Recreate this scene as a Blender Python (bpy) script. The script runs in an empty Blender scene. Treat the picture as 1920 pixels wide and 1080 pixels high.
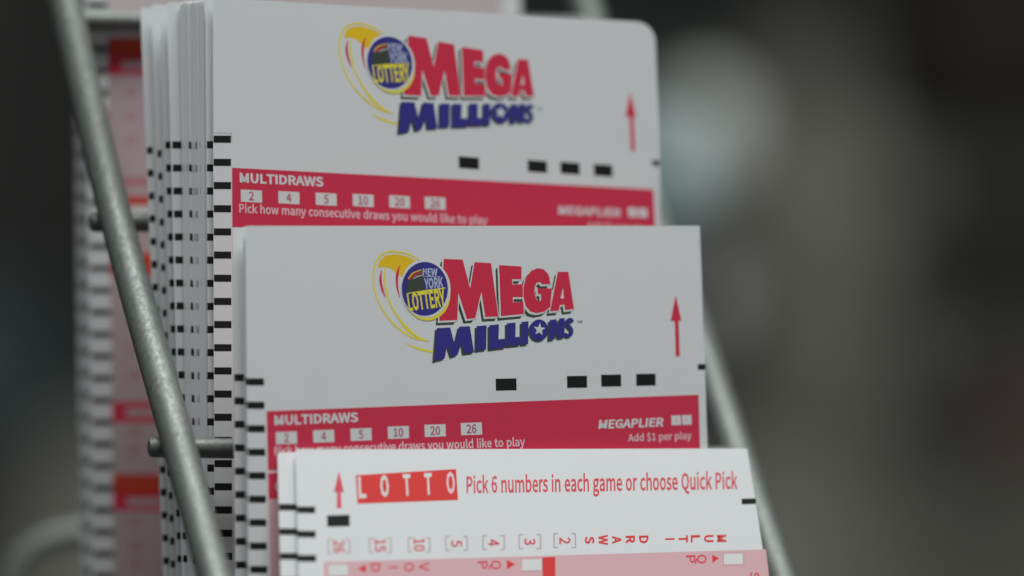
import bpy, math, random
import numpy as np
from mathutils import Vector
from mathutils.geometry import tessellate_polygon
random.seed(7)
S = bpy.context.scene
COL = S.collection
FL = 210.0
K = 1920*FL/36.0            # pixels per unit tangent (reference picture 1920 wide)
# ------------------------------------------------------------------ materials
def new_mat(name):
    m = bpy.data.materials.new(name); m.use_nodes = True
    nt = m.node_tree; return m, nt, nt.nodes['Principled BSDF']
def ink(name, col, rough=.55, var=.10, scale=1800):
    m, nt, b = new_mat(name)
    tc = nt.nodes.new('ShaderNodeTexCoord'); n = nt.nodes.new('ShaderNodeTexNoise')
    n.inputs['Scale'].default_value = scale; n.inputs['Detail'].default_value = 3
    n2 = nt.nodes.new('ShaderNodeTexNoise'); n2.inputs['Scale'].default_value = 120
    mx = nt.nodes.new('ShaderNodeMix'); mx.data_type = 'RGBA'
    ad = nt.nodes.new('ShaderNodeMath'); ad.operation = 'MULTIPLY_ADD'; ad.inputs[1].default_value = .5
    md = nt.nodes.new('ShaderNodeMath'); md.operation = 'MULTIPLY'; md.inputs[1].default_value = .5
    nt.links.new(tc.outputs['Object'], n.inputs['Vector']); nt.links.new(tc.outputs['Object'], n2.inputs['Vector'])
    nt.links.new(n2.outputs['Fac'], md.inputs[0])
    nt.links.new(n.outputs['Fac'], ad.inputs[0]); nt.links.new(md.outputs[0], ad.inputs[2])
    nt.links.new(ad.outputs[0], mx.inputs['Factor'])
    mx.inputs[6].default_value = (*[c*(1-var) for c in col], 1)
    mx.inputs[7].default_value = (*[min(1, c*(1+var)) for c in col], 1)
    nt.links.new(mx.outputs[2], b.inputs['Base Color'])
    b.inputs['Roughness'].default_value = rough
    b.inputs['Specular IOR Level'].default_value = .3
    return m
M = {
 'paper': ink('paper_white', (.765,.787,.80), .7, .035),
 'white': ink('unprinted_white', (.74,.77,.755), .7, .03),
 'black': ink('black_ink', (.012,.013,.013), .5),
 'red': ink('crimson_ink', (.70,.040,.092), .5, .06),
 'logo_red': ink('logo_red_ink', (.72,.036,.085), .5, .06),
 'navy': ink('navy_ink', (.045,.04,.28), .5, .08),
 'shadow': ink('dark_outline_ink', (.055,.07,.055), .6, .2),
 'yellow': ink('yellow_ink', (.90,.78,.07), .55),
 'gold': ink('gold_ink', (.92,.60,.02), .55),
 'orange': ink('orange_ink', (.75,.20,.03), .55),
 'pale_blue': ink('pale_blue_ink', (.50,.56,.74), .55),
 'digit': ink('digit_ink', (.50,.10,.20), .55),
 'text_pink': ink('lettering_pale_pink', (.84,.62,.66), .6),
 'lotto_red': ink('lotto_red_ink', (.76,.055,.050), .5, .06),
 'lotto_text': ink('lotto_lettering_ink', (.72,.10,.13), .55),
 'pink': ink('pink_tint', (.73,.455,.49), .6, .03),
 'mauve': ink('mauve_line_ink', (.50,.40,.46), .6),
 'box_edge': ink('pink_box_edge', (.66,.36,.42), .6),
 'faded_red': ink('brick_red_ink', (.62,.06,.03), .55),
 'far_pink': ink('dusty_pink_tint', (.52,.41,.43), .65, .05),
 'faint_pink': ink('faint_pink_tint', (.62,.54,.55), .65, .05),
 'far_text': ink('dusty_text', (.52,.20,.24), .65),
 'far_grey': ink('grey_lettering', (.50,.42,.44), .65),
}
def metal(name='dull_galvanised_steel', k=.76, met=.42):
    m, nt, b = new_mat(name)
    tc = nt.nodes.new('ShaderNodeTexCoord'); mp = nt.nodes.new('ShaderNodeMapping')
    mp.inputs['Scale'].default_value = (1, 1, .45)
    n = nt.nodes.new('ShaderNodeTexNoise'); n.inputs['Scale'].default_value = 1400; n.inputs['Detail'].default_value = 5
    n.inputs['Roughness'].default_value = .65
    n2 = nt.nodes.new('ShaderNodeTexNoise'); n2.inputs['Scale'].default_value = 1500; n2.inputs['Detail'].default_value = 3
    r = nt.nodes.new('ShaderNodeValToRGB')
    r.color_ramp.elements[0].position = .3; r.color_ramp.elements[0].color = (.165*k,.183*k,.168*k,1)
    r.color_ramp.elements[1].position = .7; r.color_ramp.elements[1].color = (.27*k,.297*k,.277*k,1)
    mr = nt.nodes.new('ShaderNodeMapRange'); mr.inputs[1].default_value=.3; mr.inputs[2].default_value=.7
    mr.inputs[3].default_value = .44; mr.inputs[4].default_value = .62
    bp = nt.nodes.new('ShaderNodeBump'); bp.inputs['Strength'].default_value = .22; bp.inputs['Distance'].default_value = .0002
    nt.links.new(tc.outputs['Object'], mp.inputs['Vector'])
    for k in (n, n2): nt.links.new(mp.outputs['Vector'], k.inputs['Vector'])
    nt.links.new(n.outputs['Fac'], r.inputs['Fac']); nt.links.new(r.outputs['Color'], b.inputs['Base Color'])
    nt.links.new(n2.outputs['Fac'], mr.inputs['Value']); nt.links.new(mr.outputs[0], b.inputs['Roughness'])
    nt.links.new(n.outputs['Fac'], bp.inputs['Height']); nt.links.new(bp.outputs['Normal'], b.inputs['Normal'])
    b.inputs['Metallic'].default_value = met
    return m
M['steel'] = metal(); M['lit_steel'] = metal('steel_lit_copy', 1.15, .15)  # second one: lighter copy of the steel, light on the foot loop painted in
def matte(name, col, scale=6, var=.25):
    return ink(name, col, .8, var, scale)
# ------------------------------------------------------------------ geometry helpers
class Surf:
    """A sheet of paper standing in the rack: y = y0 + a x + b z + c (x-xc)^2"""
    def __init__(s, y0, a=.325, b=.06, c=0., xc=0.): s.y0, s.a, s.b, s.c, s.xc = y0, a, b, c, xc
    def back(s, d, b=None): return Surf(s.y0+d, s.a, s.b if b is None else b, s.c, s.xc)
    def P(s, px, py, h=0.):
        X = (px-960)/K; Z = (540-py)/K; t = 1.0
        for _ in range(8):
            x = t*X; z = t*Z
            t = 1 + s.y0 - h + s.a*x + s.b*z + s.c*(x-s.xc)**2
        return Vector((t*X, t-1, t*Z))
def W(px, py, y):
    t = 1+y; return Vector((t*(px-960)/K, y, t*(540-py)/K))
def tag(o, label=None, cat=None, group=None, kind=None):
    if label: o['label'] = label
    if cat: o['category'] = cat
    if group: o['group'] = group
    if kind: o['kind'] = kind
    return o
def link(name, verts, faces, mats, fm=None, parent=None, org=None, smooth=False):
    org = org or Vector((0,0,0))
    me = bpy.data.meshes.new(name)
    me.from_pydata([tuple(Vector(v)-org) for v in verts], [], faces)
    for m in mats: me.materials.append(m)
    if fm: me.polygons.foreach_set('material_index', fm)
    if smooth: me.polygons.foreach_set('use_smooth', [True]*len(faces))
    me.update()
    o = bpy.data.objects.new(name, me); COL.objects.link(o)
    if parent: o.parent = parent
    else: o.location = org
    return o
def empty(name, loc):
    o = bpy.data.objects.new(name, None); COL.objects.link(o); o.location = loc; o.empty_display_size = .01
    return o
def slip_mesh(name, surf, tl, tr, br, bl, mat, rtl=3, rtr=3, th=.00012, nx=14, wave=0.):
    """sheet of paper: quad in picture coordinates laid on its plane, rounded top corners, real thickness"""
    H = ((bl[1]-tl[1])+(br[1]-tr[1]))/2
    rs = sorted(set([0,.6,1.6,3,5,8,12,17,23,30,38,50] + [60+i*(H-60)/16 for i in range(17)]))
    V = []; F = []
    def ins(r, d): return 0 if d >= r else r-math.sqrt(max(0, r*r-(r-d)**2))
    for side in (0, 1):
        for d in rs:
            v = d/H
            L = [tl[0]+(bl[0]-tl[0])*v+ins(rtl, d), tl[1]+(bl[1]-tl[1])*v]
            R = [tr[0]+(br[0]-tr[0])*v-ins(rtr, d), tr[1]+(br[1]-tr[1])*v]
            for i in range(nx+1):
                u = i/nx
                p = surf.P(L[0]+(R[0]-L[0])*u, L[1]+(R[1]-L[1])*u, -side*th)
                V.append(p)
    n = nx+1; m = len(rs); o2 = n*m
    for j in range(m-1):
        for i in range(nx):
            a = j*n+i
            F.append((a, a+n, a+n+1, a+1)); F.append((o2+a, o2+a+1, o2+a+n+1, o2+a+n))
    for j in range(m-1):
        a = j*n; F.append((a, o2+a, o2+a+n, a+n))
        a = j*n+nx; F.append((a, a+n, o2+a+n, o2+a))
    for i in range(nx):
        F.append((i, i+1, o2+i+1, o2+i))
        a = (m-1)*n+i; F.append((a, o2+a, o2+a+1, a+1))
    org = surf.P((bl[0]+br[0])/2, (bl[1]+br[1])/2)
    return link(name, V, F, [mat], org=org), org
class Print:
    """flat printing that lies on a sheet; every shape in its own ink"""
    LH = .000008
    def __init__(s, surf, fn=None): s.surf = surf; s.fn = fn or (lambda x, y: (x, y)); s.V=[]; s.F=[]; s.I=[]; s.mats=[]
    def mi(s, key):
        m = M[key]
        if m not in s.mats: s.mats.append(m)
        return s.mats.index(m)
    def put(s, x, y, layer):
        q = s.fn(x, y); s.V.append(s.surf.P(q[0], q[1], s.LH*layer)); return len(s.V)-1
    def poly(s, pts, key, layer=1):
        k = s.mi(key); base = len(s.V)
        for p in pts: s.put(p[0], p[1], layer)
        for t in tessellate_polygon([[Vector((p[0], p[1], 0)) for p in pts]]):
            s.F.append(tuple(base+i for i in t)); s.I.append(k)
    def quad(s, tl, tr, br, bl, key, layer=1, nx=1, ny=1):
        k = s.mi(key); base = len(s.V)
        for j in range(ny+1):
            v = j/ny
            for i in range(nx+1):
                u = i/nx
                x = (tl[0]*(1-u)+tr[0]*u)*(1-v)+(bl[0]*(1-u)+br[0]*u)*v
                y = (tl[1]*(1-u)+tr[1]*u)*(1-v)+(bl[1]*(1-u)+br[1]*u)*v
                s.put(x, y, layer)
        for j in range(ny):
            for i in range(nx):
                a = base+j*(nx+1)+i; s.F.append((a, a+nx+1, a+nx+2, a+1)); s.I.append(k)
    def box(s, cx, cy, w, h, key, layer=1, rot=0, r=0):
        c, n = math.cos(math.radians(rot)), math.sin(math.radians(rot))
        s.poly([(cx+dx*c-dy*n, cy+dx*n+dy*c) for dx, dy in ((-w/2,-h/2),(w/2,-h/2),(w/2,h/2),(-w/2,h/2))], key, layer)
    def ell(s, cx, cy, rx, ry, key, layer=1, n=40):
        s.poly([(cx+rx*math.cos(2*math.pi*i/n), cy+ry*math.sin(2*math.pi*i/n)) for i in range(n)], key, layer)
    def stroke(s, pts, ws, key, layer=1):
        # smooth the centre line, then sweep a width along it
        P = [Vector(p) for p in pts]
        if not hasattr(ws, '__len__'): ws = [ws]*len(P)
        Q = []; Wd = []
        for i in range(len(P)-1):
            p0 = P[max(i-1,0)]; p1 = P[i]; p2 = P[i+1]; p3 = P[min(i+2,len(P)-1)]
            for k in range(6):
                t = k/6
                Q.append(.5*((2*p1)+(p2-p0)*t+(2*p0-5*p1+4*p2-p3)*t*t+(3*p1-p0-3*p2+p3)*t**3)); Wd.append(ws[i]+(ws[i+1]-ws[i])*t)
        Q.append(P[-1]); Wd.append(ws[-1])
        k = s.mi(key); prev = None
        for i, q in enumerate(Q):
            d = (Q[min(i+1,len(Q)-1)]-Q[max(i-1,0)]); d = d.normalized() if d.length else Vector((1,0))
            n = Vector((-d.y, d.x))*Wd[i]/2
            a = s.put(q.x+n.x, q.y+n.y, layer); b = s.put(q.x-n.x, q.y-n.y, layer)
            if prev: s.F.append((prev[0], prev[1], b, a)); s.I.append(k)
            prev = (a, b)
    def text(s, body, x, y, w, h, key, layer=2, rot=0, bold=0., center=False, shear=0.):
        """baseline-left at x,y; w wide, capitals h high; rot clockwise in degrees"""
        me, bx0, bx1 = glyphs(body, bold)
        sx = (w/(bx1-bx0)) if w else h; sy = h
        c, n = math.cos(math.radians(rot)), math.sin(math.radians(rot)); base = len(s.V); k = s.mi(key)
        for (vx, vy) in me[0]:
            dx = (vx-(bx0+bx1)/2)*sx if center else (vx-bx0)*sx
            dy = -(vy-(.5 if center else 0))*sy
            dx -= shear*dy
            s.put(x+dx*c-dy*n, y+dx*n+dy*c, layer)
        for f in me[1]: s.F.append(tuple(base+i for i in f)); s.I.append(k)
    def build(s, name, parent, org): return link(name, s.V, s.F, s.mats, s.I, parent, org)
# letter outlines of a plain grotesque, capitals 1000 units high: character | advance | points | faces
GLYPH_REGULAR = """
P|864|427,1031 716,962 831,707 718,447 433,367 294,367 294,-31 107,-31 107,1031 585,576 637,706 583,830 403,867 294,867 294,532 408,532|7,13,8 13,0,8 13,1,0 13,12,1 12,11,1 11,2,1 7,14,13 10,2,11 10,3,2 9,3,10 15,3,9 7,5,14 5,15,14 5,3,15 5,4,3 7,6,5
A|829|507,1031 868,-31 667,-31 572,274 252,274 155,-31 -38,-31 321,1031 486,550 434,719 391,867 433,867 391,718 339,550 303,436 521,436|6,10,7 10,0,7 10,11,0 11,1,0 6,12,10 12,9,10 12,9,11 9,1,11 8,1,9 6,13,12 15,1,8 6,14,13 6,4,14 4,15,14 4,3,15 3,1,15 6,5,4 2,1,3
C|870|180,903 520,1050 697,1009 842,900 733,770 625,852 527,874 322,777 241,503 319,225 523,126 634,152 756,249 866,121 700,-9 511,-50 178,96 46,499|0,2,1 0,3,2 17,7,0 7,6,0 6,3,0 6,5,3 5,4,3 17,8,7 17,9,8 16,9,17 11,13,12 16,10,9 10,13,11 16,13,10 16,14,13 15,14,16
K|881|294,1031 294,529 251,529 670,1031 894,1031 552,618 930,-31 717,-31 430,467 294,305 294,-31 107,-31 107,1031|11,0,12 11,2,0 2,1,0 2,4,3 2,5,4 2,8,5 8,6,5 11,9,2 9,8,2 7,6,8 11,10,9
Q|1012|696,777 506,872 316,777 241,503 316,221 506,122 696,221 771,503 153,126 47,504 173,904 506,1052 839,904 966,504 863,132 629,-18 695,-84 828,-115 880,-111 953,-94 993,-250 900,-275 808,-283 562,-211 424,-37|10,12,11 9,2,10 2,1,10 1,12,10 1,0,12 0,13,12 9,3,2 7,13,0 7,14,13 8,3,9 8,4,3 6,14,7 8,5,4 5,14,6 5,15,14 24,5,8 24,15,5 24,16,15 23,16,24 23,17,16 18,20,19 17,20,18 23,20,17 22,20,23 22,21,20
X|782|-11,1031 200,1031 345,760 382,691 416,629 383,629 411,689 446,759 588,1031 792,1031 502,510 814,-31 602,-31 445,255 404,333 367,401 400,401 367,333 328,256 176,-31 -30,-31 279,517|21,1,0 21,2,1 7,9,8 7,10,9 21,3,2 6,10,7 21,5,3 5,4,3 5,10,6 21,10,5 20,15,21 15,10,21 15,16,10 16,11,10 20,17,15 17,14,15 17,14,16 14,11,16 20,18,17 13,11,14 20,19,18 12,11,13
T|817|11,862 11,1031 806,1031 806,862 503,862 503,-31 314,-31 314,862|0,2,1 0,3,2 7,3,0 6,4,7 4,3,7 6,5,4
M|1108|311,1031 510,476 546,372 575,288 536,288 564,371 598,475 797,1031 1001,1031 1001,-31 821,-31 821,554 827,702 836,817 886,817 812,610 617,70 488,70 291,610 218,817 268,817 277,702 282,554 282,-31 107,-31 107,1031|24,19,25 19,0,25 19,20,0 20,1,0 6,13,7 13,8,7 13,14,8 14,9,8 24,18,19 21,1,20 6,12,13 15,9,14 6,15,12 15,11,12 22,18,21 18,1,21 6,16,15 11,9,15 24,22,18 22,17,18 10,9,11 24,23,22 5,16,6 4,3,5
D|939|393,1031 763,895 891,503 764,109 399,-31 107,-31 107,1031 615,232 696,503 616,772 371,867 294,867 294,135 371,135|5,11,6 11,0,6 11,1,0 11,10,1 10,9,1 9,2,1 5,12,11 8,2,9 8,3,2 7,3,8 13,3,7 5,13,12 5,3,13 5,4,3
L|741|294,1031 294,139 732,139 732,-31 107,-31 107,1031|4,0,5 4,1,0 4,2,1 4,3,2
O|1012|173,904 506,1052 839,904 966,503 839,100 506,-52 173,100 46,503 696,777 506,872 316,777 241,503 316,226 506,128 696,226 771,503|0,2,1 7,10,0 10,9,0 9,2,0 9,8,2 8,3,2 7,11,10 15,3,8 6,11,7 15,4,3 6,12,11 14,4,15 13,4,14 6,13,12 6,4,13 6,5,4
S|813|136,259 279,156 415,125 549,164 592,256 554,345 445,406 300,469 153,564 78,754 179,969 425,1050 605,1013 766,901 661,773 541,853 428,875 313,842 275,763 318,677 420,623 563,561 721,457 788,264 686,40 417,-50 207,-7 19,124|10,12,11 10,13,12 9,17,10 17,16,10 16,13,10 16,15,13 15,14,13 9,18,17 9,19,18 8,19,9 8,20,19 8,21,20 7,21,8 7,22,21 6,22,7 6,23,22 5,23,6 4,23,5 4,24,23 27,1,0 3,24,4 2,24,3 27,2,1 27,24,2 26,24,27 26,25,24
U|984|103,1031 290,1031 290,413 353,184 493,126 635,184 699,414 699,1031 882,1031 882,407 773,53 493,-51 211,53 103,407|13,1,0 13,2,1 6,8,7 6,9,8 5,9,6 13,3,2 12,3,13 5,10,9 4,10,5 12,4,3 12,10,4 12,11,10
V|784|157,1031 326,467 373,302 416,159 375,159 418,302 465,467 633,1031 827,1031 489,-31 298,-31 -41,1031|10,0,11 10,1,0 6,8,7 6,9,8 10,2,1 5,9,6 10,4,2 4,3,2 4,9,5 10,9,4
W|1198|191,1031 301,461 331,299 356,162 310,162 340,300 376,463 520,1031 685,1031 830,463 865,301 896,162 852,162 875,299 902,461 1015,1031 1199,1031 980,-31 778,-31 620,596 595,711 576,800 621,800 602,711 576,596 421,-31 222,-31 -3,1031|26,0,27 26,1,0 6,8,7 6,21,8 21,22,8 22,9,8 14,16,15 14,17,16 6,20,21 23,9,22 6,24,20 24,19,20 24,19,23 19,9,23 18,9,19 6,25,24 5,25,6 18,10,9 26,2,1 13,17,14 18,12,10 12,11,10 4,3,5 3,25,5 26,3,2 12,17,13 26,25,3 18,17,12
E|804|745,1031 745,862 294,862 294,611 674,611 674,441 294,441 294,139 760,139 760,-31 107,-31 107,1031|10,2,11 2,0,11 2,1,0 10,3,2 10,6,3 6,4,3 6,5,4 10,7,6 10,8,7 10,9,8
G|940|184,903 535,1050 725,1008 870,900 762,770 655,851 545,875 325,776 241,503 321,226 547,125 635,138 692,170 692,382 479,382 479,550 870,550 870,81 723,-14 527,-50 181,96 46,499|0,2,1 0,3,2 21,7,0 7,6,0 6,3,0 6,5,3 5,4,3 21,8,7 14,16,15 14,13,16 13,17,16 21,9,8 20,9,21 12,17,13 20,10,9 11,17,12 10,17,11 20,17,10 19,17,20 19,18,17
I|400|294,1031 294,-31 107,-31 107,1031|2,0,3 2,1,0
N|986|284,1031 659,385 758,195 713,195 703,319 697,480 697,1031 880,1031 880,-31 701,-31 327,617 228,806 275,806 282,684 288,526 288,-31 107,-31 107,1031|16,11,17 11,0,17 11,12,0 12,1,0 5,7,6 5,8,7 16,13,11 13,10,11 13,1,12 16,14,13 10,1,13 9,1,10 16,15,14 4,8,5 9,3,1 3,2,1 3,8,4 9,8,3
R|866|589,600 640,720 589,831 428,867 294,867 294,556 427,556 294,393 294,-31 107,-31 107,1031 454,1031 723,965 833,722 763,512 617,427 882,-31 668,-31 425,393|9,4,10 4,11,10 4,12,11 4,3,12 3,2,12 2,13,12 9,5,4 1,13,2 1,14,13 0,14,1 6,14,0 9,7,5 7,6,5 7,14,6 7,15,14 7,18,15 18,16,15 9,8,7 17,16,18
Y|724|-51,1031 152,1031 290,730 338,621 380,529 346,529 389,621 438,730 575,1031 776,1031 455,380 455,-31 268,-31 268,380|13,1,0 13,2,1 7,9,8 7,10,9 6,10,7 13,3,2 5,4,6 4,10,6 13,4,3 13,10,4 12,10,13 12,11,10
a|768|169,405 497,492 477,577 378,624 271,602 147,535 69,676 227,758 406,792 625,700 690,460 690,-31 529,-31 518,58 551,58 439,-16 294,-50 118,13 46,195 504,346 294,291 236,198 261,136 332,115 419,137 504,196|7,9,8 6,9,7 6,3,9 3,2,9 2,10,9 5,4,6 4,3,6 1,10,2 0,10,1 0,19,10 19,11,10 18,20,0 20,19,0 25,11,19 18,21,20 18,22,21 24,14,25 14,11,25 17,22,18 23,14,24 17,23,22 17,13,23 13,14,23 15,11,14 17,15,13 15,12,13 16,15,17 12,11,15
b|843|263,45 252,-31 94,-31 94,1117 282,1117 282,788 279,716 344,758 482,793 724,679 806,381 701,64 455,-51 332,-22 232,45 572,558 444,622 366,600 282,538 282,181 358,133 427,120 557,187 612,381|2,4,3 2,5,4 7,9,8 2,6,5 6,9,7 2,18,6 18,17,6 17,16,6 16,9,6 16,15,9 15,10,9 23,10,15 2,19,18 22,10,23 22,11,10 21,11,22 2,20,19 2,14,20 14,21,20 14,11,21 14,0,11 0,12,11 2,13,14 1,13,0 13,12,0 2,1,13
c|696|153,681 424,792 564,763 687,680 587,548 499,608 436,622 291,554 232,370 288,186 432,119 511,137 612,203 701,65 557,-22 414,-50 146,60 38,370|0,2,1 0,3,2 17,7,0 7,6,0 6,3,0 6,5,3 5,4,3 17,8,7 16,8,17 16,9,8 11,13,12 16,10,9 10,13,11 16,13,10 16,14,13 15,14,16
d|846|144,677 389,793 518,766 567,734 564,800 564,1117 751,1117 751,-31 590,-31 580,56 613,56 516,-15 375,-51 130,61 40,370 564,560 493,608 419,622 289,555 233,370 281,184 409,120 488,141 564,203|4,6,5 4,7,6 3,7,4 0,2,1 0,3,2 0,16,3 16,15,3 15,7,3 14,18,0 18,17,0 17,16,0 23,7,15 14,19,18 13,19,14 13,20,19 22,7,23 13,21,20 21,10,22 10,7,22 13,10,21 12,9,13 9,10,13 12,11,9 11,8,9 11,7,10 8,7,11
e|756|148,678 402,794 647,688 730,416 728,371 721,310 239,310 291,176 443,114 529,127 638,182 711,43 570,-26 422,-50 150,61 38,370 515,579 405,626 289,577 240,461 548,461|0,2,1 0,17,2 17,16,2 16,3,2 15,18,0 18,17,0 20,3,16 15,19,18 15,20,19 15,3,20 15,4,3 15,5,4 14,6,15 6,5,15 14,7,6 9,11,10 14,8,7 8,11,9 14,11,8 13,11,14 13,12,11
g|769|71,-34 148,38 148,18 103,63 79,154 111,251 163,303 163,285 98,362 64,498 156,713 370,792 438,785 483,772 768,772 768,614 643,614 658,592 678,489 590,280 377,203 311,211 274,224 259,208 250,175 266,141 350,123 496,123 707,77 786,-86 670,-291 376,-373 135,-317 36,-147 462,599 374,635 288,599 250,495 288,390 374,353 461,390 499,495 569,-60 475,-42 348,-42 300,-40 265,-34 224,-77 212,-121 255,-192 392,-223 544,-182 592,-104|10,12,11 10,13,12 10,14,13 10,15,14 9,36,10 36,35,10 35,15,10 34,16,35 16,15,35 34,17,16 9,37,36 41,17,34 41,18,17 8,37,9 40,18,41 8,38,37 40,19,18 39,19,40 8,39,38 7,6,8 6,39,8 6,19,39 5,19,6 5,22,19 22,20,19 4,22,5 4,23,22 21,20,22 4,24,23 4,25,24 3,25,4 3,26,25 26,28,27 3,28,26 3,29,28 2,1,3 1,29,3 0,46,1 46,43,1 43,29,1 0,47,46 45,43,46 33,47,0 44,43,45 42,29,43 52,29,42 33,48,47 52,30,29 51,30,52 33,49,48 32,49,33 50,30,51 32,50,49 32,30,50 32,31,30
h|828|282,1117 282,788 279,702 342,752 494,793 689,708 749,473 749,-31 562,-31 562,450 533,582 451,618 366,594 282,523 282,-31 94,-31 94,1117|15,0,16 15,1,0 3,5,4 15,2,1 2,5,3 2,10,5 10,6,5 15,13,2 13,12,2 12,11,2 11,10,2 9,6,10 15,14,13 9,7,6 8,7,9
i|375|105,1059 188,1091 272,1059 305,977 272,892 188,860 105,892 73,977 282,772 282,-31 94,-31 94,772|10,8,11 10,9,8 0,2,1 0,3,2 7,3,0 7,4,3 6,4,7 5,4,6
k|753|279,1117 279,382 239,382 553,772 773,772 498,440 796,-31 587,-31 383,304 279,184 279,-31 94,-31 94,1117|11,0,12 11,2,0 2,1,0 2,4,3 2,5,4 2,8,5 8,6,5 11,8,2 11,9,8 7,6,8 11,10,9
l|387|94,1117 282,1117 282,143 288,120 292,117 293,117 336,124 365,-30 304,-45 251,-49 130,3 94,143|11,1,0 11,2,1 10,2,11 10,3,2 5,7,6 10,4,3 4,7,5 10,7,4 9,7,10 9,8,7
m|1263|256,772 268,664 231,664 334,751 473,792 627,749 684,665 780,748 926,793 1119,708 1179,473 1179,-31 992,-31 992,450 963,582 883,617 812,595 730,523 730,-31 543,-31 543,450 514,582 435,617 364,595 282,523 282,-31 94,-31 94,772|7,9,8 3,5,4 26,2,27 2,0,27 2,1,0 2,5,3 2,6,5 6,9,7 6,15,9 15,14,9 14,10,9 2,15,6 26,24,2 24,23,2 23,22,2 22,15,2 22,16,15 21,16,22 21,17,16 20,17,21 13,10,14 26,25,24 20,18,17 13,11,10 19,18,20 12,11,13
n|832|256,772 268,664 232,664 341,751 494,793 689,708 749,473 749,-31 562,-31 562,450 533,582 451,618 366,594 282,523 282,-31 94,-31 94,772|3,5,4 15,2,16 2,0,16 2,1,0 2,5,3 2,11,5 11,10,5 10,6,5 15,13,2 13,12,2 12,11,2 9,6,10 15,14,13 9,7,6 8,7,9
o|827|149,681 413,794 677,681 789,370 677,61 413,-52 149,61 38,370 543,555 413,620 284,555 232,370 284,186 413,121 543,186 596,370|0,2,1 7,10,0 10,9,0 9,2,0 9,8,2 8,3,2 7,11,10 15,3,8 14,3,15 7,12,11 6,12,7 14,4,3 13,4,14 6,13,12 6,4,13 5,4,6
p|846|255,772 267,686 233,686 341,757 482,793 724,679 806,381 701,64 455,-50 337,-25 280,11 282,-61 282,-344 94,-344 94,772 572,558 444,622 367,600 282,538 282,181 359,133 427,120 557,187 612,381|3,5,4 13,2,14 2,0,14 2,1,0 2,5,3 13,18,2 18,17,2 17,16,2 16,5,2 16,15,5 15,6,5 23,6,15 13,19,18 22,6,23 22,7,6 21,7,22 13,10,19 10,20,19 10,21,20 10,7,21 10,8,7 13,11,10 9,8,10 13,12,11
r|529|256,772 269,637 228,637 318,745 449,792 503,787 568,764 532,597 470,614 441,616 360,584 282,467 282,-31 94,-31 94,772|3,5,4 3,6,5 13,2,14 2,0,14 2,1,0 3,7,6 2,8,3 8,7,3 13,11,2 11,10,2 10,9,2 9,8,2 13,12,11
s|638|96,210 217,133 322,111 410,139 434,193 394,258 287,308 130,386 50,549 128,724 338,792 479,765 615,684 517,557 419,615 342,631 260,606 238,558 273,501 376,455 539,375 622,202 542,22 321,-50 157,-18 -2,75|9,11,10 9,12,11 8,15,9 15,12,9 15,14,12 14,13,12 8,16,15 8,17,16 8,18,17 7,18,8 7,19,18 7,20,19 6,20,7 6,21,20 5,21,6 4,21,5 25,1,0 4,22,21 3,22,4 2,22,3 25,2,1 25,22,2 24,22,25 24,23,22
t|514|116,609 6,609 6,763 125,770 139,981 303,981 303,772 505,772 505,609 303,609 303,229 323,143 390,115 422,120 492,144 533,-12 434,-40 353,-50 167,27 116,225|3,5,4 3,6,5 3,7,6 3,8,7 2,8,3 1,8,2 0,8,1 19,9,0 9,8,0 19,10,9 19,11,10 18,11,19 13,15,14 18,12,11 12,15,13 18,15,12 17,15,18 17,16,15
u|828|83,772 271,772 271,290 300,159 381,123 465,148 549,229 549,772 735,772 735,-31 572,-31 562,85 598,85 491,-9 340,-51 143,33 83,268|16,1,0 16,2,1 6,8,7 6,9,8 16,3,2 15,3,16 5,12,6 12,9,6 15,4,3 4,12,5 15,11,4 11,12,4 13,9,12 15,13,11 13,10,11 14,13,15 10,9,13
v|711|170,772 316,329 351,219 378,132 339,132 366,219 400,329 548,772 737,772 453,-31 263,-31 -27,772|10,0,11 10,1,0 6,8,7 6,9,8 10,2,1 5,9,6 4,3,5 3,9,5 10,3,2 10,9,3
w|1094|188,772 305,320 327,215 343,138 300,138 318,216 344,320 466,772 635,772 757,320 783,216 803,138 761,138 777,215 800,320 914,772 1099,772 882,-31 683,-31 570,392 544,497 525,581 568,581 549,496 523,389 411,-31 219,-31 -4,772|26,0,27 26,1,0 6,8,7 6,21,8 21,22,8 22,9,8 14,16,15 14,17,16 6,20,21 23,9,22 6,24,20 24,19,20 24,19,23 19,9,23 18,9,19 6,25,24 18,13,9 13,10,9 5,2,6 2,25,6 13,10,14 10,17,14 26,5,1 5,2,1 11,17,10 26,4,5 18,12,13 3,25,2 4,25,3 18,11,12 26,25,4 18,17,11
y|711|53,-165 108,-182 128,-185 213,-147 270,-45 282,-3 -28,772 169,772 327,341 363,237 393,151 354,151 378,234 408,339 549,772 737,772 443,-76 334,-270 143,-351 85,-346 13,-326|5,7,6 5,8,7 13,15,14 13,16,15 5,9,8 12,16,13 5,11,9 11,10,9 11,16,12 5,16,11 4,16,5 3,16,4 3,17,16 2,17,3 20,1,0 20,2,1 20,17,2 20,18,17 19,18,20
0|757|125,911 379,1053 633,911 722,503 633,92 379,-54 125,92 36,503 489,803 379,881 270,803 220,503 270,201 379,122 489,201 539,503|0,2,1 7,10,0 10,9,0 9,2,0 9,8,2 8,3,2 7,11,10 15,3,8 15,4,3 6,11,7 6,12,11 14,4,15 6,13,12 13,4,14 6,4,13 6,5,4
1|757|313,135 313,819 134,819 134,953 271,988 366,1031 499,1031 499,135 700,135 700,-31 89,-31 89,135|4,6,5 4,7,6 3,1,4 1,7,4 2,1,3 0,7,1 10,0,11 10,7,0 10,8,7 10,9,8
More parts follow.
